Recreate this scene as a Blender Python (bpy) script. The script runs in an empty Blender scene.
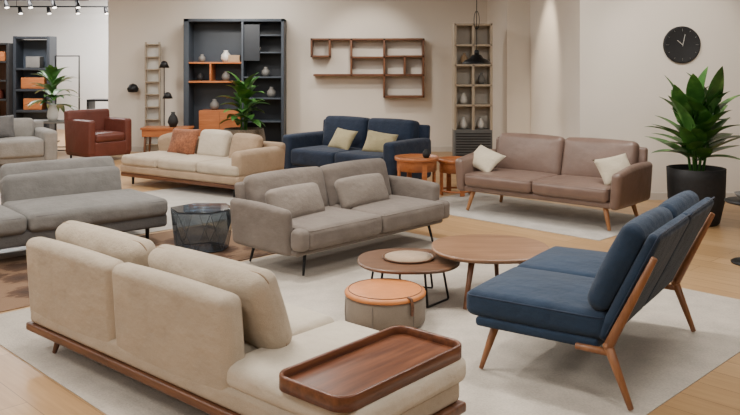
import bpy, bmesh, math, random
from mathutils import Vector, Matrix, Euler
random.seed(7)
D2R=math.radians
col=bpy.context.scene.collection

# ---------------------------------------------------------------- materials
def lin(c):
    c=c/255.0
    return c/12.92 if c<=0.04045 else ((c+0.055)/1.055)**2.4
def rgb(r,g,b): return (lin(r),lin(g),lin(b),1)
def base(name):
    m=bpy.data.materials.new(name); m.use_nodes=True
    nt=m.node_tree; b=nt.nodes['Principled BSDF']
    return m,nt,b
def coords(nt,scale=(1,1,1),rot=(0,0,0)):
    tc=nt.nodes.new('ShaderNodeTexCoord'); mp=nt.nodes.new('ShaderNodeMapping')
    mp.inputs['Scale'].default_value=scale; mp.inputs['Rotation'].default_value=rot
    nt.links.new(tc.outputs['Object'],mp.inputs['Vector']); return mp.outputs['Vector']
def ramp(nt,fac,stops):
    r=nt.nodes.new('ShaderNodeValToRGB'); e=r.color_ramp.elements
    e[0].position=stops[0][0]; e[0].color=stops[0][1]
    e[1].position=stops[-1][0]; e[1].color=stops[-1][1]
    for p,c in stops[1:-1]:
        n=e.new(p); n.color=c
    nt.links.new(fac,r.inputs['Fac']); return r.outputs['Color']
def noise(nt,vec,scale,detail=3,rough=.5):
    n=nt.nodes.new('ShaderNodeTexNoise'); n.inputs['Scale'].default_value=scale
    n.inputs['Detail'].default_value=detail; n.inputs['Roughness'].default_value=rough
    nt.links.new(vec,n.inputs['Vector']); return n.outputs['Fac']
def bump(nt,b,h,strength,dist):
    n=nt.nodes.new('ShaderNodeBump'); n.inputs['Strength'].default_value=strength
    n.inputs['Distance'].default_value=dist
    prev=b.inputs['Normal'].links
    if prev: nt.links.new(prev[0].from_socket,n.inputs['Normal'])
    nt.links.new(h,n.inputs['Height']); nt.links.new(n.outputs['Normal'],b.inputs['Normal'])
def mul(c,k): return (min(c[0]*k,1),min(c[1]*k,1),min(c[2]*k,1),1)
def fabric(name,c,scale=260,var=.14,rough=.95,bs=.5,wr=.6):
    m,nt,b=base(name); v=coords(nt)
    f=noise(nt,v,scale,2,.6); f2=noise(nt,v,6,3,.5)
    mx=nt.nodes.new('ShaderNodeMath'); mx.operation='ADD'
    nt.links.new(f,mx.inputs[0]); nt.links.new(f2,mx.inputs[1])
    h=nt.nodes.new('ShaderNodeMath'); h.operation='MULTIPLY'; h.inputs[1].default_value=.5
    nt.links.new(mx.outputs[0],h.inputs[0])
    nt.links.new(ramp(nt,h.outputs[0],[(.35,mul(c,1-var*1.6)),(.65,mul(c,1+var))]),b.inputs['Base Color'])
    b.inputs['Roughness'].default_value=rough
    b.inputs['Sheen Weight'].default_value=.08
    if wr: bump(nt,b,noise(nt,coords(nt,(1,1,1.3)),6.5,3,.5),wr,.035)
    bump(nt,b,f,bs,.003); return m
def leather(name,c,rough=.38):
    m,nt,b=base(name); v=coords(nt)
    f=noise(nt,v,5,4,.6)
    nt.links.new(ramp(nt,f,[(.3,mul(c,.84)),(.7,mul(c,1.1))]),b.inputs['Base Color'])
    b.inputs['Roughness'].default_value=rough
    bump(nt,b,noise(nt,v,6,3,.5),.4,.025)
    vo=nt.nodes.new('ShaderNodeTexVoronoi'); vo.inputs['Scale'].default_value=190
    nt.links.new(v,vo.inputs['Vector']); bump(nt,b,vo.outputs['Distance'],.2,.002); return m
def wood(name,c1,c2,axis=0,rough=.42,sc=1.0):
    m,nt,b=base(name); s=[14*sc]*3; s[axis]=1.1*sc
    v=coords(nt,tuple(s)); f=noise(nt,v,2.4,6,.62)
    mid=tuple((c1[i]+c2[i])/2 for i in range(3))+(1,)
    nt.links.new(ramp(nt,f,[(.3,c1),(.5,mid),(.68,c2)]),b.inputs['Base Color'])
    b.inputs['Roughness'].default_value=rough
    bump(nt,b,f,.12,.003); return m
def plain(name,c,rough=.5,metal=0,var=.06,scale=8):
    m,nt,b=base(name); v=coords(nt); f=noise(nt,v,scale,3,.5)
    nt.links.new(ramp(nt,f,[(.3,mul(c,1-var)),(.7,mul(c,1+var))]),b.inputs['Base Color'])
    b.inputs['Roughness'].default_value=rough; b.inputs['Metallic'].default_value=metal; return m
def emit(name,c,s):
    m,nt,b=base(name); b.inputs['Base Color'].default_value=c
    b.inputs['Emission Color'].default_value=c; b.inputs['Emission Strength'].default_value=s; return m
def thinglass(name,tint,dc=(.07,.085,.10,1),df=.14):
    # thin tinted pane: tinted transmission plus fresnel reflection
    m,nt,b=base(name); nt.nodes.remove(b); out=[n for n in nt.nodes if n.type=='OUTPUT_MATERIAL'][0]
    t=nt.nodes.new('ShaderNodeBsdfTransparent'); t.inputs['Color'].default_value=tint
    g=nt.nodes.new('ShaderNodeBsdfGlossy'); g.inputs['Roughness'].default_value=.06; g.inputs['Color'].default_value=(.9,.95,1,1)
    d=nt.nodes.new('ShaderNodeBsdfDiffuse'); d.inputs['Color'].default_value=dc
    m0=nt.nodes.new('ShaderNodeMixShader'); m0.inputs[0].default_value=df
    nt.links.new(t.outputs[0],m0.inputs[1]); nt.links.new(d.outputs[0],m0.inputs[2])
    fr=nt.nodes.new('ShaderNodeFresnel'); fr.inputs['IOR'].default_value=1.5
    mx=nt.nodes.new('ShaderNodeMixShader')
    nt.links.new(fr.outputs[0],mx.inputs[0]); nt.links.new(m0.outputs[0],mx.inputs[1]); nt.links.new(g.outputs[0],mx.inputs[2])
    nt.links.new(mx.outputs[0],out.inputs['Surface']); return m

M={}
M['cream']=fabric('oatmeal_linen',rgb(178,163,143),var=.08)
M['cream2']=fabric('oatmeal_light',rgb(196,184,166),var=.07)
M['creamrug']=fabric('rug_greige',rgb(182,172,159),scale=90,var=.12,bs=.9,wr=0)
M['lightrug']=fabric('rug_pale',rgb(178,172,163),scale=70,var=.14,bs=.9,wr=0)
M['grey']=fabric('grey_taupe',rgb(115,105,97),var=.12)
M['greyl']=fabric('grey_taupe_light',rgb(126,116,107),var=.10)
M['pouf']=fabric('pouf_felt',rgb(124,112,99),var=.12,wr=0)
M['coolgrey']=fabric('cool_grey',rgb(124,121,117),var=.14)
M['coolgrey2']=fabric('cool_grey_dark',rgb(96,94,93),var=.12)
M['palegrey']=fabric('pale_grey',rgb(142,138,132),var=.1)
M['blue']=fabric('petrol_blue',rgb(24,44,66),var=.16,wr=.6)
M['navy']=fabric('navy_blue',rgb(25,39,60),var=.14)
M['leather']=leather('taupe_leather',rgb(116,95,85))
M['redleather']=leather('brown_red_leather',rgb(98,48,36),.5)
M['pillow']=fabric('pillow_cream',rgb(196,184,162),var=.08)
M['pillowg']=fabric('pillow_khaki',rgb(170,158,122),var=.10)
M['rust']=fabric('pillow_rust',rgb(138,86,58),scale=40,var=.35)
M['tan']=fabric('tan_fabric',rgb(162,139,114),var=.09)
M['walnut']=wood('walnut_x',rgb(72,42,27),rgb(118,76,50),0)
M['walnuty']=wood('walnut_y',rgb(76,42,27),rgb(122,74,48),1,.33)
M['walnutz']=wood('walnut_z',rgb(80,48,30),rgb(120,78,50),2)
M['tabletop']=wood('walnut_table',rgb(110,80,60),rgb(148,112,84),0,.32)
M['tabletop2']=wood('walnut_table_dark',rgb(80,56,42),rgb(114,82,60),0,.35)
M['oakz']=wood('oak_leg',rgb(140,92,54),rgb(172,122,78),2)
M['teakz']=wood('teak_frame',rgb(112,70,42),rgb(146,98,62),2)
M['orange']=wood('orange_wood',rgb(148,84,44),rgb(178,110,64),0,.38)
M['orangeleather']=leather('orange_top',rgb(188,116,58),.5)
M['black']=plain('black_metal',rgb(20,20,22),.45,.3)
M['blackm']=plain('black_matte',rgb(26,26,28),.7)
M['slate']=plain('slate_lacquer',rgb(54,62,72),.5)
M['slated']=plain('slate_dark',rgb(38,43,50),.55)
M['planter']=plain('planter_black',rgb(30,30,32),.75,0,.2,30)
M['soil']=plain('soil',rgb(50,36,26),.95,0,.4,60)
M['white']=plain('white_ceramic',rgb(205,202,195),.35)
M['greyc']=plain('grey_ceramic',rgb(110,108,104),.6)
M['grille']=plain('grille_grey',rgb(84,84,83),.6)
M['beige']=wood('beige_wood',rgb(150,136,116),rgb(174,160,140),2)
M['shelfback']=plain('shelf_back_paint',rgb(204,196,184),.8)
M['metal']=plain('steel',rgb(170,168,162),.35,.9)
M['smoke']=thinglass('smoked_glass',(.50,.56,.61,1),(.12,.14,.16,1),.3)
M['book']=plain('book_cover',rgb(160,136,108),.8)
M['lamp']=emit('lamp_diffuser',(1,.92,.80,1),10)
M['panel']=emit('ceiling_panel',(1,.96,.91,1),4)
M['basket']=fabric('woven_basket',rgb(100,86,70),scale=60,var=.4,bs=1,wr=0)

def leafmat():
    m,nt,b=base('leaf_green'); v=coords(nt); f=noise(nt,v,7,3)
    nt.links.new(ramp(nt,f,[(.3,rgb(40,78,34)),(.55,rgb(66,114,50)),(.75,rgb(116,162,80))]),b.inputs['Base Color'])
    b.inputs['Roughness'].default_value=.35; return m
M['leaf']=leafmat()
def wallmat(name,c):
    m,nt,b=base(name); v=coords(nt); f=noise(nt,v,1.2,4)
    nt.links.new(ramp(nt,f,[(.3,mul(c,.97)),(.7,mul(c,1.02))]),b.inputs['Base Color'])
    b.inputs['Roughness'].default_value=.9
    f2=noise(nt,v,140,2); bump(nt,b,f2,.08,.002); return m
M['wall']=wallmat('plaster_warm_white',rgb(220,211,199))
M['wallr']=wallmat('plaster_clock_wall',rgb(228,219,207))
M['wallfar']=wallmat('plaster_far',rgb(222,220,216))
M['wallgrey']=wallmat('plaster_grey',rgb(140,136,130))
M['ceil']=wallmat('ceiling_paint',rgb(104,102,99))
M['trim']=plain('trim_paint',rgb(200,193,183),.6)
def floormat():
    m,nt,b=base('oak_planks'); v=coords(nt,(1,1,1),(0,0,D2R(45)))
    br=nt.nodes.new('ShaderNodeTexBrick')
    br.inputs['Scale'].default_value=1; br.inputs['Brick Width'].default_value=1.9
    br.inputs['Row Height'].default_value=.19; br.inputs['Mortar Size'].default_value=.0022
    br.inputs['Color1'].default_value=rgb(196,160,116); br.inputs['Color2'].default_value=rgb(176,140,98)
    br.inputs['Mortar'].default_value=rgb(126,96,66); br.offset=.37
    nt.links.new(v,br.inputs['Vector'])
    mp=nt.nodes.new('ShaderNodeMapping'); mp.inputs['Scale'].default_value=(1.2,16,1)
    nt.links.new(v,mp.inputs['Vector']); f=noise(nt,mp.outputs['Vector'],2,5,.6)
    mix=nt.nodes.new('ShaderNodeMix'); mix.data_type='RGBA'; mix.blend_type='MULTIPLY'
    mix.inputs['Factor'].default_value=.8
    nt.links.new(br.outputs['Color'],mix.inputs[6])
    nt.links.new(ramp(nt,f,[(.3,(.74,.70,.65,1)),(.7,(1,1,1,1))]),mix.inputs[7])
    nt.links.new(mix.outputs[2],b.inputs['Base Color'])
    b.inputs['Roughness'].default_value=.36
    bump(nt,b,br.outputs['Fac'],.15,-.002); return m
M['floor']=floormat()
def brownrug():
    m,nt,b=base('rug_brown_pattern'); v=coords(nt)
    vo=nt.nodes.new('ShaderNodeTexVoronoi'); vo.inputs['Scale'].default_value=3.2
    nt.links.new(v,vo.inputs['Vector'])
    f=noise(nt,coords(nt,(3,14,1)),3,5,.7)
    a=nt.nodes.new('ShaderNodeMath'); a.operation='ADD'
    nt.links.new(vo.outputs['Distance'],a.inputs[0]); nt.links.new(f,a.inputs[1])
    nt.links.new(ramp(nt,a.outputs[0],[(.5,rgb(58,40,29)),(.9,rgb(88,62,44)),(1.2,rgb(128,100,76))]),b.inputs['Base Color'])
    b.inputs['Roughness'].default_value=.95; bump(nt,b,noise(nt,v,120,2),.7,.004); return m
M['brownrug']=brownrug()

# ---------------------------------------------------------------- mesh helpers
def E(name,loc,rot=0):
    o=bpy.data.objects.new(name,None); o.empty_display_size=.2
    o.location=loc; o.rotation_euler=(0,0,D2R(rot)); col.objects.link(o); return o
def mk(name,bm,mat,parent=None,loc=(0,0,0),rot=(0,0,0),smooth=True):
    bmesh.ops.recalc_face_normals(bm,faces=bm.faces)
    me=bpy.data.meshes.new(name); bm.to_mesh(me); bm.free()
    if smooth:
        for p in me.polygons: p.use_smooth=True
    me.materials.append(mat)
    o=bpy.data.objects.new(name,me); col.objects.link(o)
    o.location=loc; o.rotation_euler=tuple(D2R(a) for a in rot)
    if parent: o.parent=parent
    return o
def axis_list(h,r,n):
    i=h-r; t=[r*math.tan(D2R(a)) for a in (15,30,45)]
    L=[-i-x for x in reversed(t)]+[-i]
    if i>1e-5:
        for k in range(1,n): L.append(-i+2*i*k/n)
        L.append(i)
    L+= [i+x for x in t]
    return L
def rb(name,size,loc,mat,parent=None,r=.03,bulge=(0,0,0),rot=(0,0,0),fn=None,n=None):
    """rounded, optionally stuffed box"""
    h=[s/2 for s in size]; r=min(r,min(h)*.999)
    if n is None: n=7 if (any(bulge) or fn) else 1
    A=[axis_list(h[i],r,n) for i in range(3)]
    bm=bmesh.new(); V={}
    def vert(p):
        k=(round(p[0],5),round(p[1],5),round(p[2],5))
        if k in V: return V[k]
        q=[max(-(h[i]-r),min(h[i]-r,p[i])) for i in range(3)]
        d=Vector([p[i]-q[i] for i in range(3)])
        if d.length>1e-9: d=d*(r/d.length)
        c=Vector(q)+d
        u=[c[i]/h[i] for i in range(3)]
        c=Vector((c.x+bulge[0]*u[0]*(1-u[1]**2)*(1-u[2]**2),
                  c.y+bulge[1]*u[1]*(1-u[0]**2)*(1-u[2]**2),
                  c.z+bulge[2]*u[2]*(1-u[0]**2)*(1-u[1]**2)))
        if fn: c=Vector(fn(c.x,c.y,c.z))
        V[k]=bm.verts.new(c); return V[k]
    for ax in range(3):
        a,b=[i for i in range(3) if i!=ax]
        for s in (-1,1):
            for i in range(len(A[a])-1):
                for j in range(len(A[b])-1):
                    vs=[]
                    for (di,dj) in ((0,0),(1,0),(1,1),(0,1)):
                        p=[0,0,0]; p[ax]=s*h[ax]; p[a]=A[a][i+di]; p[b]=A[b][j+dj]
                        vs.append(vert(p))
                    if len(set(vs))==4:
                        try: bm.faces.new(vs)
                        except ValueError: pass
    return mk(name,bm,mat,parent,loc,rot)
def pillow(name,w,h,t,loc,mat,parent,rot=(0,0,0)):
    bm=bmesh.new(); N=14; g={}
    for s in (-1,1):
        for i in range(N+1):
            for j in range(N+1):
                u=-1+2*i/N; v=-1+2*j/N
                edge=(i in(0,N)) or (j in (0,N))
                if edge and (i,j,-1) in g: g[(i,j,s)]=g[(i,j,-1)]; continue
                th=((1-u**2)**.45)*((1-v**2)**.45)*t/2
                x=u*w/2*(1-.07*(1-v*v)); z=v*h/2*(1-.07*(1-u*u))
                y=s*th+.006*math.sin(5*u+3*v)
                g[(i,j,s)]=bm.verts.new((x,y if not edge else 0,z))
        for i in range(N):
            for j in range(N):
                bm.faces.new([g[(i,j,s)],g[(i+1,j,s)],g[(i+1,j+1,s)],g[(i,j+1,s)]])
    return mk(name,bm,mat,parent,loc,rot)
def rod(name,p1,p2,r1,r2,mat,parent=None,seg=14):
    p1=Vector(p1);p2=Vector(p2); d=p2-p1; bm=bmesh.new()
    q=d.to_track_quat('Z','Y').to_matrix(); L=d.length
    rings=[]
    for (z,r) in ((0,r1*.8),(.003,r1),(L-.003,r2),(L,r2*.8)):
        rings.append([bm.verts.new(q@Vector((r*math.cos(2*math.pi*k/seg),r*math.sin(2*math.pi*k/seg),z))) for k in range(seg)])
    for a in range(3):
        for k in range(seg):
            bm.faces.new([rings[a][k],rings[a][(k+1)%seg],rings[a+1][(k+1)%seg],rings[a+1][k]])
    bm.faces.new(rings[0]); bm.faces.new(rings[-1])
    return mk(name,bm,mat,parent,tuple(p1))
def lathe(name,prof,mat,parent=None,loc=(0,0,0),seg=40,smooth=True,rot=(0,0,0),sx=1,sy=1):
    bm=bmesh.new(); R=[]
    for (r,z) in prof:
        if r<1e-6: R.append([bm.verts.new((0,0,z))])
        else: R.append([bm.verts.new((sx*r*math.cos(2*math.pi*k/seg),sy*r*math.sin(2*math.pi*k/seg),z)) for k in range(seg)])
    for a in range(len(R)-1):
        A,B=R[a],R[a+1]
        for k in range(seg):
            k2=(k+1)%seg
            if len(A)==1 and len(B)==1: continue
            if len(A)==1: bm.faces.new([A[0],B[k],B[k2]])
            elif len(B)==1: bm.faces.new([A[k],A[k2],B[0]])
            else: bm.faces.new([A[k],A[k2],B[k2],B[k]])
    return mk(name,bm,mat,parent,loc,rot,smooth)
def slab(name,pts,z0,z1,mat,parent=None,bev=.008,loc=(0,0,0)):
    bm=bmesh.new(); n=len(pts); cx=sum(p[0] for p in pts)/n; cy=sum(p[1] for p in pts)/n
    def ring(z,ins):
        out=[]
        for p in pts:
            d=Vector((p[0]-cx,p[1]-cy)); L=d.length; k=(L-ins)/L
            out.append(bm.verts.new((cx+d.x*k,cy+d.y*k,z)))
        return out
    R=[ring(z0,bev*2),ring(z0+bev,bev*.3),ring(z0+bev*1.6,0),ring(z1-bev*.8,0),ring(z1-bev*.2,bev*.3),ring(z1,bev)]
    for a in range(len(R)-1):
        for k in range(n): bm.faces.new([R[a][k],R[a][(k+1)%n],R[a+1][(k+1)%n],R[a+1][k]])
    bm.faces.new(R[0]); bm.faces.new(R[-1])
    o=mk(name,bm,mat,parent,loc)
    for p in o.data.polygons:
        if len(p.vertices)>4: p.use_smooth=False
    return o
def superell(a,b,e=2.5,n=56,rot=0):
    P=[]
    for k in range(n):
        t=2*math.pi*k/n; c,s=math.cos(t),math.sin(t)
        x=a*abs(c)**(2/e)*(1 if c>=0 else -1); y=b*abs(s)**(2/e)*(1 if s>=0 else -1)
        P.append((x*math.cos(rot)-y*math.sin(rot),x*math.sin(rot)+y*math.cos(rot)))
    return P
def rrect(w,d,r,n=6):
    P=[]
    for (cx,cy,a0) in ((w/2-r,d/2-r,0),(-w/2+r,d/2-r,90),(-w/2+r,-d/2+r,180),(w/2-r,-d/2+r,270)):
        for k in range(n+1):
            a=D2R(a0+90*k/n); P.append((cx+r*math.cos(a),cy+r*math.sin(a)))
    return P
def tube(name,pts,r,mat,parent=None,closed=False,loc=(0,0,0),rot=(0,0,0)):
    cu=bpy.data.curves.new(name,'CURVE'); cu.dimensions='3D'; cu.bevel_depth=r; cu.bevel_resolution=3; cu.use_fill_caps=True
    s=cu.splines.new('POLY'); s.points.add(len(pts)-1)
    for i,p in enumerate(pts): s.points[i].co=(p[0],p[1],p[2],1)
    s.use_cyclic_u=closed; cu.materials.append(mat)
    o=bpy.data.objects.new(name,cu); col.objects.link(o); o.location=loc
    o.rotation_euler=tuple(D2R(a) for a in rot)
    if parent: o.parent=parent
    return o
def piping(name,w,d,z,r,mat,parent,loc,rot=(0,0,0)):
    return tube(name,[(x,y,z) for x,y in rrect(w,d,r)],.0045,mat,parent,True,loc,rot)
def foliage(name,specs,mat,parent,loc=(0,0,0)):
    bm=bmesh.new(); N=9
    for (bx,by,bz,az,el,L,w,droop) in specs:
        p=Vector((bx,by,bz)); rows=[]; e=el
        side=Vector((-math.sin(az),math.cos(az),0))
        for k in range(N+1):
            t=k/N
            d=Vector((math.cos(az)*math.cos(e),math.sin(az)*math.cos(e),math.sin(e)))
            up=side.cross(d)*-1
            ww=w*.5*(math.sin(math.pi*min(1,t**.75*.98+.02)))**.8+.002
            if t<.12: ww=max(.004,ww*.4)
            rows.append((bm.verts.new(p+side*ww+up*ww*.25),bm.verts.new(p),bm.verts.new(p-side*ww+up*ww*.25)))
            p=p+d*(L/N); e-=droop/N
        for k in range(N):
            for c in (0,1):
                bm.faces.new([rows[k][c],rows[k][c+1],rows[k+1][c+1],rows[k+1][c]])
    return mk(name,bm,mat,parent,loc)

# ---------------------------------------------------------------- room
def box(name,x0,x1,y0,y1,z0,z1,mat,parent=None):
    bm=bmesh.new(); bmesh.ops.create_cube(bm,size=1)
    for v in bm.verts: v.co=Vector(((x0+x1)/2+v.co.x*(x1-x0),(y0+y1)/2+v.co.y*(y1-y0),(z0+z1)/2+v.co.z*(z1-z0)))
    return mk(name,bm,mat,parent,smooth=False)
H=3.2
box('floor',-9.6,4.9,-3.1,19.1,-.1,0,M['floor'])
box('ceiling',-9.6,4.9,-3.1,19.1,H,H+.1,M['ceil'])
box('wall_back',-4.68,2.09,14.3,14.5,0,H,M['wall'])
box('wall_partition',-4.68,-4.5,14.5,19,0,H,M['wallfar'])
box('wall_alcove',2.09,2.44,12.2,14.5,0,H,M['wall'])
box('wall_clock',2.44,4.9,9.3,12.4,0,H,M['wallr'])
box('wall_right',4.8,4.9,-3.0,9.3,0,H,M['wallgrey'])
box('wall_left',-9.6,-9.5,-3.0,19,0,H,M['wallgrey'])
box('wall_far',-9.5,-4.68,19,19.1,0,H,M['wallfar'])
box('wall_front',-9.5,4.8,-3.1,-3.0,0,H,M['wallgrey'])
box('baseboard_back',-4.68,2.08,14.275,14.3,0,.09,M['trim'])
box('baseboard_clock',2.42,4.8,9.28,9.3,0,.08,M['trim'])
box('baseboard_alcove',2.42,2.44,9.3,12.2,0,.08,M['trim'])

def rugpoly(name,s0,s1,d0,d1,mat,t=.0055):
    cs=(s0+s1)/2; cd=(d0+d1)/2; cx=(cs-cd)/2; cy=(cs+cd)/2
    return rb(name,((s1-s0)/math.sqrt(2),(d1-d0)/math.sqrt(2),t),(cx,cy,t/2+.0003),mat,None,.0025,rot=(0,0,45))
rugpoly('area_rug',2.43,7.85,2.37,7.40,M['creamrug'])
rugpoly('patterned_rug',2.0,6.25,7.47,9.45,M['brownrug'])
rugpoly('pale_rug',5.1,8.6,9.55,12.6,M['lightrug'])
rugpoly('woven_rug',9.2,11.1,5.1,8.6,M['lightrug'])

# ---------------------------------------------------------------- generic sofa
def sofa(name,loc,rot,W,Dp,seat_h,leg_h,back_h,arm_h,arm_t,mat,legmat,n=2,back_t=.16,lean=12,base_t=.09,
         flare=.0,leg_r=(.022,.012),splay=.06,seat_overh=0.0,pipe=None,armdrop=0.0,backmat=None,armcut=0.0):
    e=E(name,loc,rot); backmat=backmat or mat
    x0=-W/2+arm_t; x1=W/2-arm_t; iw=x1-x0
    rb('base',(W-.06,Dp-.1,base_t),(0,0,leg_h+base_t/2),mat,e,.025)
    ct=seat_h-leg_h-base_t+.01; sd=Dp-back_t-.02
    for i in range(n):
        w=iw/n; c=x0+w*(i+.5)
        rb('seat_cushion_%d'%(i+1),(w-.006,sd+seat_overh,ct),(c,-Dp/2+sd/2-seat_overh/2+.01,leg_h+base_t+ct/2-.005),mat,e,min(.045,ct*.45),(.0,.01,.018))
        if armcut:
            s=-1 if i==0 else 1
            rb('seat_wing_%d'%(i+1),(arm_t+.02,armcut+.03,ct),(s*(W/2-arm_t/2-.012),-Dp/2+armcut/2-seat_overh+.03,leg_h+base_t+ct/2-.005),mat,e,.04,(0,0,.0))
        if pipe: piping('seat_piping_%d'%(i+1),w-.02,sd+seat_overh-.016,0,.04,pipe,e,(c,-Dp/2+sd/2-seat_overh/2+.01,leg_h+base_t+ct-.022))
    bh=back_h-seat_h+.06
    off=math.sin(D2R(lean))*bh/2
    rb('back_shell',(W-.06,.07,back_h-leg_h-.06),(0,Dp/2-.045-.02,(back_h-.05+leg_h)/2),mat,e,.03,rot=(-lean*.45,0,0))
    for i in range(n):
        w=iw/n; c=x0+w*(i+.5)
        rb('back_cushion_%d'%(i+1),(w-.008,back_t,bh),(c,Dp/2-back_t/2-.06+off*.3,back_h-bh/2),backmat,e,min(.06,back_t*.45),(0,.025,.012),(-lean,0,0))
    for s,nm in ((-1,'left'),(1,'right')):
        ah=arm_h-leg_h+.01
        def fn(x,y,z,s=s,ah=ah):
            t=(z+ah/2)/ah
            return (x+s*flare*t, y, z-(armdrop*max(0,-y/(Dp/2))*t))
        rb('arm_'+nm,(arm_t,Dp-.04-armcut,ah),(s*(W/2-arm_t/2),armcut/2,leg_h+ah/2-.005),mat,e,min(.05,arm_t*.45),(.008,0,0.006),fn=fn)
    k=0
    for sx in (-1,1):
        for sy in (-1,1):
            k+=1
            tx,ty=sx*(W/2-.17),sy*(Dp/2-.12)
            rod('leg_%d'%k,(tx+sx*splay,ty+sy*splay*.6,0.012),(tx,ty,leg_h+.02),leg_r[1],leg_r[0],legmat,e)
    return e

# leather sofa (right, by clock wall)
e=sofa('leather_sofa',(1.87,8.31,0),-41,1.82,.84,.41,.22,.80,.60,.10,M['leather'],M['oakz'],lean=14,back_t=.15,flare=.03,armdrop=.05,base_t=.06,pipe=M['leather'],leg_r=(.027,.017))
pillow('throw_pillow_1',.40,.30,.12,(-.74,-.10,.54),M['pillow'],e,(-50,14,-12))
pillow('throw_pillow_2',.38,.30,.12,(.74,-.06,.55),M['pillow'],e,(-34,-8,58))

# centre grey sofa
e=sofa('grey_sofa',(-.2,6.72,0),47,1.80,.82,.37,.17,.70,.52,.09,M['grey'],M['black'],lean=16,back_t=.16,flare=.035,leg_r=(.014,.009),base_t=.05,seat_overh=.03,armdrop=.02,splay=.04,pipe=M['grey'],armcut=.10)
rb('lumbar_pillow_1',(.56,.10,.27),(-.53,.04,.48),M['greyl'],e,.045,(0,.03,.01),(-24,0,4))
rb('lumbar_pillow_2',(.56,.10,.27),(.24,.04,.48),M['greyl'],e,.045,(0,.03,.01),(-24,0,0))

# far blue sofa
e=sofa('blue_sofa',(-.2,10.72,0),-38,1.90,.92,.42,.09,.83,.60,.17,M['navy'],M['blackm'],lean=10,back_t=.2,base_t=.12)
pillow('throw_pillow_1',.42,.32,.13,(-.22,.0,.55),M['pillowg'],e,(-34,4,-8))
pillow('throw_pillow_2',.42,.32,.13,(.46,-.05,.55),M['pillowg'],e,(-34,8,22))

# cream sectional mid-left
e=E('cream_sectional_sofa',(-2.15,10.2,0),-34)
rb('plinth',(2.1,.84,.05),(0,0,.14),M['walnut'],e,.012)
rb('seat_base',(2.1,.88,.10),(0,0,.215),M['tan'],e,.03)
for i in range(3):
    rb('seat_cushion_%d'%(i+1),(.68,.72,.13),(-.69+.69*i,-.08,.325),M['cream'],e,.04,(0,.01,.015))
rb('backrest',(1.96,.14,.36),(.06,.37,.42),M['tan'],e,.05,rot=(-6,0,0))
rb('arm_right',(.16,.84,.30),(.97,0,.40),M['tan'],e,.06,(.01,0,.01))
rb('arm_left',(.40,.20,.30),(-.85,.31,.47),M['tan'],e,.07,(.01,0,.02),(0,-12,20))
rb('back_cushion_1',(.50,.15,.36),(.02,.22,.53),M['cream2'],e,.06,(0,.03,.015),(-14,0,0))
rb('back_cushion_2',(.50,.15,.36),(.58,.20,.51),M['tan'],e,.06,(0,.03,.015),(-14,0,-8))
pillow('throw_pillow',.50,.38,.14,(-.50,.16,.54),M['rust'],e,(-22,0,4))
for k,(sx,sy) in enumerate(((-1,-1),(1,-1),(-1,1),(1,1))):
    rod('leg_%d'%(k+1),(sx*.9,sy*.34,.012),(sx*.9,sy*.34,.12),.015,.02,M['black'],e)

# left modular grey sofa with head rests
e=E('modular_sofa',(-3.02,6.70,0),40)
rb('base',(2.4,.96,.12),(0,0,.20),M['coolgrey2'],e,.03)
for i in range(2):
    c=-.6+1.2*i
    rb('seat_cushion_%d'%(i+1),(1.19,.80,.15),(c,-.12,.32),M['coolgrey'],e,.05,(0,.012,.02))
    piping('seat_piping_%d'%(i+1),1.16,.78,0,.05,M['coolgrey2'],e,(c,-.12,.372))
    rb('back_cushion_%d'%(i+1),(1.06,.20,.34),(c-.03,.36,.43),M['coolgrey'],e,.06,(0,.02,.01),(-14,0,0))
    rb('headrest_%d'%(i+1),(1.04,.15,.20),(c-.03,.46,.59),M['coolgrey'],e,.06,(0,.02,.01),(-38,0,0))
rb('arm_left',(.2,.94,.34),(-1.3,0,.33),M['coolgrey'],e,.07,(.01,0,.01))
k=0
for sx in (-1,1):
    for sy in (-1,1):
        k+=1; rod('leg_%d'%k,(sx*1.05,sy*.38,.012),(sx*1.05,sy*.38,.16),.014,.02,M['black'],e)

# far-left pale sofa
e=sofa('pale_grey_sofa',(-5.75,12.2,0),35,1.7,.9,.42,.07,.70,.54,.2,M['palegrey'],M['blackm'],lean=8,back_t=.2)
pillow('throw_pillow',.44,.38,.14,(.1,.05,.60),M['coolgrey2'],e,(-22,0,0))

# red-brown leather armchair
e=E('leather_armchair',(-4.46,13.15,0),50)
rb('seat_base',(.76,.72,.24),(0,0,.20),M['redleather'],e,.03)
rb('seat_cushion',(.54,.62,.14),(0,-.06,.38),M['redleather'],e,.045,(0,.01,.02))
rb('backrest',(.78,.16,.68),(0,.33,.47),M['redleather'],e,.05,rot=(-5,0,0))
rb('arm_left',(.13,.74,.56),(-.33,0,.39),M['redleather'],e,.04)
rb('arm_right',(.13,.74,.56),(.33,0,.39),M['redleather'],e,.04)
for k,(sx,sy) in enumerate(((-1,-1),(1,-1),(-1,1),(1,1))):
    rod('foot_%d'%(k+1),(sx*.32,sy*.3,0),(sx*.32,sy*.3,.09),.015,.02,M['black'],e)

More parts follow.
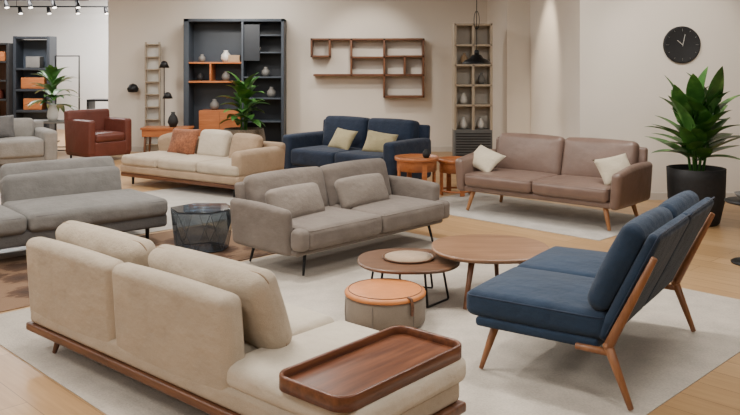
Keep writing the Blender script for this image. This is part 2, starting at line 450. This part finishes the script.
# ---------------------------------------------------------------- foreground cream sofa with tray
e=E('cream_sofa',(-.75,3.92,0),139)
rb('wood_plinth',(2.44,.74,.045),(0,0,.135),M['walnut'],e,.012)
rb('seat_base',(2.40,.72,.10),(0,0,.205),M['cream'],e,.03)
rb('seat_cushion_1',(1.66,.72,.12),(.38,-.03,.30),M['cream2'],e,.045,(0,.01,.02))
rb('seat_cushion_2',(.76,.74,.12),(-.84,-.02,.295),M['cream2'],e,.045,(.01,.01,.008))
def backfn(x,y,z): return (x,y+.07*z,z)
rb('backrest_1',(.87,.12,.45),(.785,.31,.40),M['cream'],e,.045,(.01,.010,.012),fn=backfn)
rb('backrest_2',(.87,.12,.45),(-.092,.31,.40),M['cream'],e,.045,(.01,.010,.012),fn=backfn)
for i,c in enumerate((.76,-.15)):
    rb('back_cushion_%d'%(i+1),(.84,.14,.38),(c,.12,.512),M['cream'],e,.055,(.01,.045,.010),(-20,0,0))
    piping('cushion_piping_%d'%(i+1),.838,.38,0,.05,M['tan'],e,(c,.12,.512),(-20+90,0,0))
k=0
for x in (1.0,-1.0):
    for y in (.28,-.28):
        k+=1; rod('leg_%d'%k,(x+(.03 if x>0 else -.03),y+(.02 if y>0 else -.02),.012),(x,y,.125),.012,.022,M['walnutz'],e)
slab('tray_bottom',rrect(.36,.76,.06),.352,.368,M['walnuty'],e,.003,(-1.02,.0,0))
def rimring(name,w,d,r,t,z0,z1,mat,parent,loc):
    bm=bmesh.new(); o=rrect(w,d,r); i=rrect(w-2*t,d-2*t,max(r-t,.01)); n=len(o)
    R=[]
    for pts,z in ((o,z0),(o,z1-.004),([( (a[0]*.8+b[0]*.2),(a[1]*.8+b[1]*.2)) for a,b in zip(o,i)],z1),([( (a[0]*.2+b[0]*.8),(a[1]*.2+b[1]*.8)) for a,b in zip(o,i)],z1),(i,z1-.004),(i,z0)):
        R.append([bm.verts.new((p[0],p[1],z)) for p in pts])
    for a in range(6):
        A,B=R[a],R[(a+1)%6]
        for k in range(n): bm.faces.new([A[k],A[(k+1)%n],B[(k+1)%n],B[k]])
    return mk(name,bm,mat,parent,loc)
rimring('tray_rim',.38,.78,.07,.016,.345,.402,M['walnuty'],e,(-1.02,0,0))

# ---------------------------------------------------------------- blue loveseat right (wood frame)
e=E('blue_loveseat',(1.25,4.38,0),-124)
rb('seat_base',(1.25,.64,.05),(0,-.12,.27),M['blue'],e,.02)
for i,c in enumerate((-.312,.312)):
    rb('seat_cushion_%d'%(i+1),(.62,.74,.13),(c,-.13,.355),M['blue'],e,.04,(0.004,.012,.028))
    rb('back_shell_%d'%(i+1),(.62,.06,.58),(c,.335,.555),M['blue'],e,.028,(0,.01,0),(-26,0,0))
    rb('back_cushion_%d'%(i+1),(.61,.11,.46),(c,.27,.635),M['blue'],e,.05,(0.004,.038,.020),(-26,0,0))
    piping('seat_piping_%d'%(i+1),.615,.73,0,.04,M['navy'],e,(c,-.13,.397))
    piping('back_piping_%d'%(i+1),.615,.57,0,.03,M['navy'],e,(c,.356,.565),(64,0,0))
for s,nm in ((1,'near'),(-1,'far')):
    x=s*.64
    def bar(n,a,b,ra,rbb): rod(n,(x,a[0],a[1]),(x,b[0],b[1]),ra,rbb,M['teakz'],e)
    bar('rear_leg_'+nm,(.36,.014),(.25,.30),.014,.024)
    bar('back_post_'+nm,(.25,.27),(.465,.72),.024,.015)
    bar('side_rail_'+nm,(.27,.255),(.10,.255),.018,.015)
    rod('front_leg_'+nm,(s*.57,-.43,.012),(s*.52,-.36,.26),.012,.024,M['teakz'],e)

# ---------------------------------------------------------------- coffee tables
e=E('round_coffee_table',(.82,5.45,0),0)
slab('top',superell(.40,.385,2.35),.315,.345,M['tabletop'],e,.01)
for k,(fx,fy) in enumerate(((-.21,-.31),(.27,.03),(.09,.27))):
    rod('leg_%d'%(k+1),(fx,fy,.012),(fx*.72,fy*.72,.32),.013,.022,M['walnutz'],e)
e=E('low_coffee_table',(.26,5.40,0),0)
slab('top',superell(.345,.32,2.4),.245,.270,M['tabletop2'],e,.009)
for k,a in enumerate((0,115,235)):
    a=D2R(a-40)
    p=[]
    for t in (-1,1): p.append((.27*math.cos(a+t*.45),.27*math.sin(a+t*.45)))
    tube('loop_leg_%d'%(k+1),[(p[0][0]*.85,p[0][1]*.85,.25),(p[0][0],p[0][1],.03),(p[0][0]*.98,p[0][1]*.98,.019),(p[1][0]*.98,p[1][1]*.98,.019),(p[1][0],p[1][1],.03),(p[1][0]*.85,p[1][1]*.85,.25)],.008,M['black'],e)
e=E('serving_tray',(.26,5.43,.271),0)
lathe('dish',[(0,0),(.165,0),(.175,.004),(.178,.014),(.170,.014),(.166,.010),(0,.010)],M['tabletop2'],e)
lathe('inlay',[(0,.010),(.160,.010),(.160,.013),(0,.013)],M['tan'],e)

# pouf
e=E('round_pouf',(.093,4.90,0),0)
lathe('body',[(0,.010),(.225,.010),(.244,.03),(.248,.09),(.246,.165),(.238,.184),(0,.184)],M['pouf'],e)
lathe('leather_top',[(0,.180),(.236,.180),(.249,.186),(.250,.196),(.243,.207),(.22,.213),(0,.215)],M['orangeleather'],e)
tube('top_seam',[(.225*math.cos(2*math.pi*k/40),.225*math.sin(2*math.pi*k/40),.2135) for k in range(40)],.0025,M['walnut'],e,True)
for k in range(6):
    a=2*math.pi*k/6+.2
    tube('seam_%d'%(k+1),[(.246*math.cos(a),.246*math.sin(a),.03),(.2495*math.cos(a),.2495*math.sin(a),.09),(.247*math.cos(a),.247*math.sin(a),.165)],.0025,M['grey'],e)
tube('strap',[(.13,-.19,.212),(.15,-.205,.205),(.158,-.208,.16),(.156,-.204,.11)],.010,M['walnut'],e)

# smoked glass table: faceted block
e=E('smoked_glass_table',(-1.43,6.83,0),12)
B0=[(.23*math.cos(2*math.pi*k/6+.25),.21*math.sin(2*math.pi*k/6+.25)) for k in range(6)]
B1=[(.28*math.cos(2*math.pi*k/6+.75),.26*math.sin(2*math.pi*k/6+.75)) for k in range(6)]
bm=bmesh.new()
lo=[bm.verts.new((x,y,.012)) for x,y in B0]; hi=[bm.verts.new((x,y,.345)) for x,y in B1]
for k in range(6):
    k2=(k+1)%6
    bm.faces.new([lo[k],lo[k2],hi[k]]); bm.faces.new([lo[k2],hi[k2],hi[k]])
bm.faces.new(lo)
mk('faceted_base',bm,M['smoke'],e,smooth=False)
slab('glass_top',B1,.345,.358,M['smoke'],e,.003)
for k in range(6):
    k2=(k+1)%6
    tube('edge_a_%d'%k,[(B0[k][0],B0[k][1],.014),(B1[k][0],B1[k][1],.345)],.002,M['slate'],e)
    tube('edge_b_%d'%k,[(B0[k2][0],B0[k2][1],.014),(B1[k][0],B1[k][1],.345)],.002,M['slate'],e)
tube('base_frame',[(x,y,.016) for x,y in B0],.004,M['slate'],e,True)
tube('top_frame',[(x*.99,y*.99,.343) for x,y in B1],.003,M['slate'],e,True)

# orange side tables
def sidetable(name,loc,r,h):
    e=E(name,loc,20)
    lathe('top',[(0,h-.035),(r-.01,h-.035),(r,h-.028),(r,h+.012),(r-.012,h+.012),(r-.014,h-.005),(0,h-.005)],M['orange'],e)
    for k in range(4):
        a=2*math.pi*k/4
        rb('leg_%d'%(k+1),(.06,.022,h-.03),(r*.86*math.cos(a),r*.86*math.sin(a),(h-.03)/2),M['orange'],e,.006,rot=(0,0,math.degrees(a)+90))
    tube('ring',[(r*.86*math.cos(2*math.pi*k/28),r*.86*math.sin(2*math.pi*k/28),.05) for k in range(28)],.012,M['orange'],e,True)
    lathe('drum_skirt',[(r*.90,h-.03),(r*.90,h-.15),(r*.87,h-.15),(r*.87,h-.03),(r*.90,h-.03)],M['orange'],e)
    return e
sidetable('round_side_table',(.55,9.42,.008),.26,.47)
sidetable('round_side_table.001',(1.03,9.64,.008),.215,.42)
e=E('small_vase',(.66,9.4,.476),0)
lathe('vase',[(0,0),(.03,0),(.045,.03),(.04,.07),(.02,.09),(.022,.10),(.016,.10),(.0,.06)],M['blackm'],e)

# ---------------------------------------------------------------- planter right
e=E('potted_plant',(3.24,7.95,0),0)
lathe('pot',[(0,0),(.20,0),(.22,.02),(.268,.25),(.275,.45),(.278,.55),(.256,.55),(.25,.49),(0,.49)],M['planter'],e,seg=48)
lathe('soil',[(0,.495),(.252,.495),(.2,.505),(0,.515)],M['soil'],e)
S=[]
stems=[(0,0,1.06),(.08,.05,.90),(-.09,.03,.96),(.02,-.09,.84),(.11,-.05,1.02),(-.06,-.07,.78)]
for i,(sx,sy,h) in enumerate(stems):
    rod('stem_%d'%(i+1),(sx*.5,sy*.5,.50),(sx*1.3,sy*1.3,h+.08),.014,.009,M['leaf'],e)
    n=9
    for k in range(n):
        t=k/(n-1); az=k*2.4+i*1.1
        z=.62+(h-.54)*t; el=D2R(30+50*t+random.uniform(-8,8))
        L=random.uniform(.46,.58)*(1-.04*t)
        S.append((sx*(.5+.8*t),sy*(.5+.8*t),z,az,el,L,random.uniform(.14,.185),random.uniform(.3,.9)))
foliage('leaves',S,M['leaf'],e)

# plant centre-left by cabinet
e=E('basket_plant',(-2.05,13.0,0),0)
lathe('basket',[(0,0),(.30,0),(.34,.06),(.35,.34),(.32,.52),(.30,.52),(.31,.44),(0,.44)],M['basket'],e)
lathe('soil',[(0,.445),(.305,.445),(.2,.46),(0,.46)],M['soil'],e)
S=[]
for k in range(34):
    az=k*2.4; t=(k%9)/8
    S.append((.05*math.cos(az),.05*math.sin(az),.62+.54*t,az,D2R(20+55*t),random.uniform(.32,.45),random.uniform(.17,.22),random.uniform(.8,1.4)))
for k in range(5):
    a=k*1.26; rod('stem_%d'%(k+1),(.04*math.cos(a),.04*math.sin(a),.45),(.07*math.cos(a),.07*math.sin(a),1.16),.012,.008,M['leaf'],e)
foliage('leaves',S,M['leaf'],e)

# ---------------------------------------------------------------- clock
e=E('wall_clock',(3.62,9.3,1.80),0)
lathe('case',[(0,.03),(.195,.03),(.205,.034),(.215,.026),(.215,.002),(0,.002)],M['blackm'],e,rot=(90,0,0),seg=64)
for k in range(12):
    a=math.pi/6*k; r0=.17 if k%3 else .155
    rod('tick_%d'%(k+1),(r0*math.sin(a),-.032,r0*math.cos(a)),(.187*math.sin(a),-.032,.187*math.cos(a)),.0022,.0022,M['metal'],e,6)
rod('minute_hand',(.0,-.036,-.02),(.03,-.036,.12),.0035,.003,M['white'],e,6)
rod('hour_hand',(.0,-.036,0),(-.06,-.036,.05),.004,.004,M['white'],e,6)

# ---------------------------------------------------------------- pendant lamp
e=E('pendant_lamp',(1.40,10.5,0),0)
lathe('shade',[(.03,1.70),(.055,1.695),(.075,1.67),(.09,1.65),(.15,1.625),(.19,1.585),(.192,1.575),(.186,1.575),(.145,1.615),(.08,1.64),(.03,1.68)],M['black'],e)
lathe('neck',[(0,1.69),(.032,1.69),(.034,1.74),(.02,1.76),(0,1.76)],M['black'],e)
rod('cord',(0,0,1.75),(0,0,H),.006,.006,M['black'],e,8)
tube('loop',[(.035*math.cos(2*math.pi*k/16),0,2.15+.12*math.sin(2*math.pi*k/16)) for k in range(16)],.005,M['black'],e,True)
lathe('bulb',[(0,1.60),(.03,1.61),(.04,1.64),(.03,1.67),(0,1.68)],M['lamp'],e)

# ---------------------------------------------------------------- display cabinet (slate)
e=E('display_cabinet',(-2.33,14.05,0),0)
x0,x1,zt=-.90,.84,2.35
y0,y1=-.20,.22
def B(n,a,b,c,d,f,g,m): return rb(n,(b-a,d-c,g-f),((a+b)/2,(c+d)/2,(f+g)/2),M[m],e,.004)
B('side_left',x0,x0+.09,y0,y1,0,zt,'slate'); B('side_right',x1-.05,x1,y0,y1,0,zt,'slate')
B('top',x0,x1,y0,y1,zt-.05,zt,'slate'); B('bottom',x0,x1,y0,y1,0,.08,'slate')
B('divider',.10,.14,y0,y1,.08,zt-.05,'slate')
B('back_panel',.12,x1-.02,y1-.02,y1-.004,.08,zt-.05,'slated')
B('left_back_panel',x0+.05,.12,y1-.02,y1-.004,.08,zt-.05,'slate')
for i,z in enumerate((.55,.95,1.32,1.75,2.05)): B('shelf_%d'%i,.14,x1-.05,y0+.02,y1-.02,z,z+.025,'slate')
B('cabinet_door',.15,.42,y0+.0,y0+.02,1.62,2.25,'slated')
B('wood_shelf_1',x0+.09,.10,y0,y1-.02,1.57,1.60,'orange')
B('wood_shelf_2',x0+.09,.10,y0,y1-.02,1.24,1.27,'orange')
B('wood_upright',-.45,-.42,y0,y1-.02,1.27,1.57,'orange')
B('wood_box',-.62,.09,y0-.06,y1-.02,.08,.76,'orange')
B('wood_door_gap',-.27,-.264,y0-.063,y0-.055,.10,.74,'walnutz')
for i,(x,z,s,m) in enumerate(((-.62,1.60,.8,'greyc'),(-.2,1.60,1.2,'white'),(-.2,1.27,1,'greyc'),(-.65,1.27,.8,'blackm'),(.5,1.345,1,'greyc'),(.6,.975,1.1,'greyc'),(.35,1.775,.8,'white'),(-.4,.76,1.1,'greyc'))):
    lathe('vase_%d'%(i+1),[(0,0),(.04*s,0),(.075*s,.05*s),(.07*s,.10*s),(.03*s,.15*s),(.035*s,.17*s),(.02*s,.17*s),(0,.1*s)],M[m],e,(x,0,z),24)
rb('books',(.2,.14,.12),(-.05,0,1.66),M['book'],e,.004)

# wall-mounted walnut shelf (staggered open boxes)
e=E('wall_shelf',(-.03,14.3,0),0)
def bar(n,xa,xb,za,zb,t=.035,d=.24):
    rb(n,(abs(xb-xa)+t,d,abs(zb-za)+t),((xa+xb)/2,-d/2,(za+zb)/2),M['walnut'] if abs(xb-xa)>abs(zb-za) else M['walnutz'],e,.004)
L=-1.0;R=.97
bar('shelf_top',L,R,2.0,2.0); bar('shelf_mid',L+.05,R,1.37,1.37); bar('shelf_bottom',.28,R,.99,.99)
bar('post_1',L,L,1.70,2.0); bar('shelf_small',L,-.68,1.70,1.70); bar('post_2',-.68,-.68,1.70,2.0)
bar('post_3',.28,.28,.99,2.0); bar('post_4',R,R,.99,2.0); bar('post_5',-.30,-.30,1.37,2.0)
bar('shelf_r1',.28,R,1.70,1.70); bar('shelf_l2',-.30,.28,1.68,1.68); bar('post_6',.64,.64,1.37,1.70)

# beige open shelving by the alcove, louvred vent box below
e=E('open_shelving',(1.545,12.1,0),0)
zt=2.18
for i,x in enumerate((-.27,.0,.27)):
    rb('post_%d'%i,(.035,.30,zt-.58),(x,0,.58+(zt-.58)/2),M['beige'],e,.004)
for i,z in enumerate((.95,1.25,1.55,1.85,2.16)):
    rb('shelf_%d'%i,(.57,.30,.03),(0,0,z),M['beige'],e,.004)
rb('back_panel',(.54,.01,1.58),(0,.14,1.38),M['shelfback'],e,.003)
rb('grille_box',(.57,.30,.59),(0,0,.295),M['grille'],e,.006)
for i in range(12): rb('slat_%d'%i,(.52,.014,.018),(0,-.152,.09+.040*i),M['blackm'],e,.003)
for i,(x,z,m) in enumerate(((-.13,.967,'white'),(.14,1.267,'greyc'),(-.12,1.567,'book'),(.13,.592,'white'),(-.13,.592,'white'))):
    lathe('vase_%d'%i,[(0,.003),(.04,.003),(.06,.05),(.05,.10),(.02,.15),(.025,.17),(0,.1)],M[m],e,(x,0,z),20)

# ---------------------------------------------------------------- left background items
e=E('narrow_ladder_shelf',(-3.83,14.1,0),0)
for i,x in enumerate((-.12,.12)): rb('post_%d'%i,(.03,.05,1.95),(x,0,.975),M['beige'],e,.004)
for i in range(9): rb('rung_%d'%i,(.24,.16,.02),(0,0,.15+.22*i),M['beige'],e,.004)
rb('panel',(.22,.02,1.9),(0,.06,.98),M['white'],e,.004)
e=E('floor_lamp',(-3.55,13.8,0),0)
lathe('foot',[(0,0),(.13,0),(.13,.015),(0,.02)],M['black'],e)
rod('pole',(0,0,.01),(0,0,1.5),.01,.008,M['black'],e)
lathe('shade_1',[(.02,1.62),(.05,1.60),(.09,1.50),(.085,1.50),(.04,1.58)],M['black'],e)
lathe('shade_2',[(.02,1.08),(.05,1.06),(.09,.97),(.085,.97),(.04,1.05)],M['black'],e,(.06,0,0))
rod('stub',(0,0,1.48),(0,0,1.61),.008,.03,M['black'],e)
rod('arm',(0,0,1.0),(.06,0,1.06),.008,.02,M['black'],e)
e=E('wall_sconce',(-4.2,14.3,1.13),0)
rod('bracket',(0,0,0),(0,-.08,0),.03,.02,M['black'],e); lathe('shade',[(0,.09),(.06,.07),(.10,0),(.08,-.06),(.0,-.07)],M['black'],e,(0,-.13,0))
e=E('wooden_console_table',(-3.38,13.36,0),0)
rb('top',(.80,.42,.035),(0,0,.50),M['orange'],e,.006)
rb('drawer_box',(.76,.38,.12),(0,0,.425),M['orange'],e,.006)
for k,(sx,sy) in enumerate(((-1,-1),(1,-1),(-1,1),(1,1))): rod('leg_%d'%(k+1),(sx*.35,sy*.16,0),(sx*.33,sy*.15,.38),.014,.02,M['walnutz'],e)
e=E('ceramic_vase',(-3.28,13.32,.519),0)
lathe('vase',[(0,0),(.05,0),(.09,.08),(.07,.16),(.03,.22),(.035,.25),(.02,.25),(0,.15)],M['blackm'],e)
def mtable(name,x,y,w,d,h,top):
    e=E(name,(x,y,0),0)
    rb('top',(w,d,.03),(0,0,h),M[top],e,.005)
    for k,(sx,sy) in enumerate(((-1,-1),(1,-1),(-1,1),(1,1))):
        rb('leg_%d'%(k+1),(.025,.025,h),(sx*(w/2-.015),sy*(d/2-.015),h/2),M['black'],e,.003)
    for s in (-1,1): rb('rail_%d'%s,(w,.025,.02),(0,s*(d/2-.015),.03),M['black'],e,.003)
    return e
mtable('metal_side_table',-5.80,14.5,1.1,.6,.52,'greyc')
e=E('black_console',(-5.25,16.0,0),0)
rb('top',(.7,.4,.04),(0,0,.84),M['black'],e,.005)
for i,x in enumerate((-.33,.33)): rb('side_%d'%i,(.04,.4,.83),(x,0,.415),M['black'],e,.005)
rb('shelf',(.66,.38,.03),(0,0,.35),M['black'],e,.005)
e=E('clothes_rail',(-6.0,15.9,0),0)
tube('frame',[(-.25,0,.014),(-.25,0,1.72),(.22,0,1.72),(.22,0,.014)],.018,M['black'],e)
for i,x in enumerate((-.25,.22)): rod('foot_%d'%i,(x,-.2,.014),(x,.2,.014),.013,.013,M['black'],e)
e=E('vase_plant',(-5.75,14.5,.536),0)
lathe('vase',[(0,0),(.07,0),(.10,.08),(.09,.18),(.06,.26),(.065,.29),(.05,.29),(0,.15)],M['white'],e)
S=[]
for k in range(50):
    az=k*2.4; t=(k%8)/7
    S.append((.02*math.cos(az),.02*math.sin(az),.26+.42*t,az,D2R(15+60*t),random.uniform(.38,.54),random.uniform(.11,.15),random.uniform(.9,1.5)))
foliage('leaves',S,M['leaf'],e)
e=E('dark_bookcase',(-7.2,17.2,0),0)
for i,x in enumerate((-.36,.36)): rb('side_%d'%i,(.06,.4,2.15),(x,0,1.075),M['slated'],e,.005)
for i,z in enumerate((.05,.55,1.0,1.45,2.12)): rb('shelf_%d'%i,(.70,.4,.05),(0,0,z),M['slated'],e,.005)
rb('back',(.68,.02,2.0),(0,.19,1.08),M['slate'],e,.004)
for i,(z,w,m) in enumerate(((.58,.4,'orange'),(1.03,.5,'orange'),(1.48,.3,'greyc'))): rb('box_%d'%i,(w,.22,.24),(0,-.02,z+.118),M[m],e,.01)
e=E('lit_wall_unit',(-8.35,17.0,0),0)
rb('carcass_back',(1.5,.05,2.0),(0,.2,1.0),M['walnutz'],e,.005)
for i,x in enumerate((-.73,0,.73)): rb('side_%d'%i,(.05,.4,2.0),(x,0,1.0),M['blackm'],e,.005)
for i,z in enumerate((.03,.4,.8,1.2,1.6,1.98)): rb('shelf_%d'%i,(1.46,.4,.04),(0,0,z),M['blackm'],e,.005)
for i,(x,z) in enumerate(((-.4,.42),(.3,.42),(.4,.82),(-.3,.82),(.2,1.22),(.5,1.62))): rb('box_%d'%i,(.3,.2,.2),(x,-.04,z+.1),M['orange'] if i%2 else M['redleather'],e,.01)
e=E('pedestal_table',(3.03,6.35,0),0)
lathe('top',[(0,.48),(.19,.48),(.20,.487),(.20,.497),(.19,.502),(0,.502)],M['black'],e)
rod('stem',(0,0,.02),(0,0,.485),.02,.02,M['black'],e); lathe('foot',[(0,0),(.15,0),(.155,.01),(.14,.02),(0,.025)],M['black'],e)
e=E('serving_bowl',(3.0,6.33,.503),0)
lathe('bowl',[(0,0),(.04,0),(.09,.03),(.11,.06),(.104,.06),(.08,.032),(0,.01)],M['greyc'],e)

def track(name,x,y,L,n=4):
    e=E(name,(x,y,0),0)
    rb('rail',(L,.05,.03),(0,0,2.86),M['black'],e,.004)
    for s in (-1,1): rod('hanger_%d'%s,(s*L*.4,0,2.87),(s*L*.4,0,H),.006,.006,M['black'],e,6)
    for k in range(n):
        xx=-L/2+L*(k+.5)/n
        rod('head_%d'%k,(xx,0,2.84),(xx+.05,-.05,2.70),.035,.05,M['black'],e)
        rod('lens_%d'%k,(xx+.0505,-.0505,2.699),(xx+.052,-.052,2.692),.042,.042,M['lamp'],e)
track('track_light',-6.9,16.2,2.4,5)
track('track_light.001',-1,6,2.4)
track('track_light.002',-7.0,18.2,2.6,4)

# ---------------------------------------------------------------- lights
def area(n,loc,size,e,c=(1,.95,.88),rot=(0,0,0)):
    l=bpy.data.lights.new(n,'AREA'); l.shape='SQUARE'; l.size=size; l.energy=e; l.color=c
    o=bpy.data.objects.new(n,l); o.location=loc; o.rotation_euler=tuple(D2R(a) for a in rot); col.objects.link(o)
k=0
for x in (-7,-4.2,-1.2,2.2):
    for y in (0.8,4.2,7.6,11.2):
        if x>2 and y>9: continue
        k+=1
        rb('ceiling_light_panel'+('' if k==1 else '.%03d'%(k-1)),(.9,.9,.02),(x,y,H-.011),M['panel'],None,.004)
        area('panel_light_%d'%k,(x,y,H-.03),.9,58)
area('panel_light_far',(-7,15.6,H-.03),1.2,210,(1,.98,.96))  # fill added to brighten the far-left area, no ceiling panel there
area('panel_light_far2',(-5.6,17.6,H-.03),1.0,170,(1,.98,.96))  # second added fill towards the far wall, also without a panel
area('panel_light_back',(-2,13.0,H-.03),1.2,60)  # bare area light near the back wall, no panel modelled
def spot(n,loc,tgt,e,c=(1,.92,.82),ang=60,size=.08):
    l=bpy.data.lights.new(n,'SPOT'); l.energy=e; l.color=c; l.spot_size=D2R(ang); l.spot_blend=.7; l.shadow_soft_size=size
    o=bpy.data.objects.new(n,l); o.location=loc; o.rotation_euler=(Vector(tgt)-Vector(loc)).to_track_quat('-Z','Y').to_euler(); col.objects.link(o)
spot('spot_alcove',(1.6,10.6,3.0),(2.4,11,1.6),140,(1,.84,.64))
spot('spot_shelf',(-.1,12.4,3.0),(0,14.3,1.5),140)
spot('spot_cabinet',(-2.4,12.2,3.0),(-2.4,14.2,1.2),170)
spot('spot_clock',(3.6,7.4,3.0),(3.6,9.3,1.6),110)
spot('spot_centre',(-.6,6.0,2.68),(.2,5.6,0),200,(1,.94,.86),90,.09)  # this spot and those below are added for contrast and highlights on furniture
spot('spot_loveseat',(1.0,5.0,2.9),(1.2,4.3,0),140,(1,.94,.86),80,.09)
spot('spot_sectional',(-2.4,8.6,3.0),(-2.2,10.0,0),140,(1,.94,.86),70,.09)
spot('spot_leather',(1.2,7.2,3.0),(1.8,8.2,0),120,(1,.94,.86),60,.09)
spot('spot_cream_sofa',(-1.6,4.6,3.0),(-.7,3.9,.3),90,(1,.94,.86),70,.09)

w=bpy.data.worlds.new('world'); bpy.context.scene.world=w; w.use_nodes=True
w.node_tree.nodes['Background'].inputs[0].default_value=(1,.97,.93,1); w.node_tree.nodes['Background'].inputs[1].default_value=.3

cam=bpy.data.cameras.new('camera'); co=bpy.data.objects.new('camera',cam); col.objects.link(co)
co.location=(0,0,1.6); co.rotation_euler=(D2R(90),0,0)
cam.sensor_width=36; cam.lens=800/740*36; cam.shift_y=-145.5/740; cam.clip_end=100
bpy.context.scene.camera=co
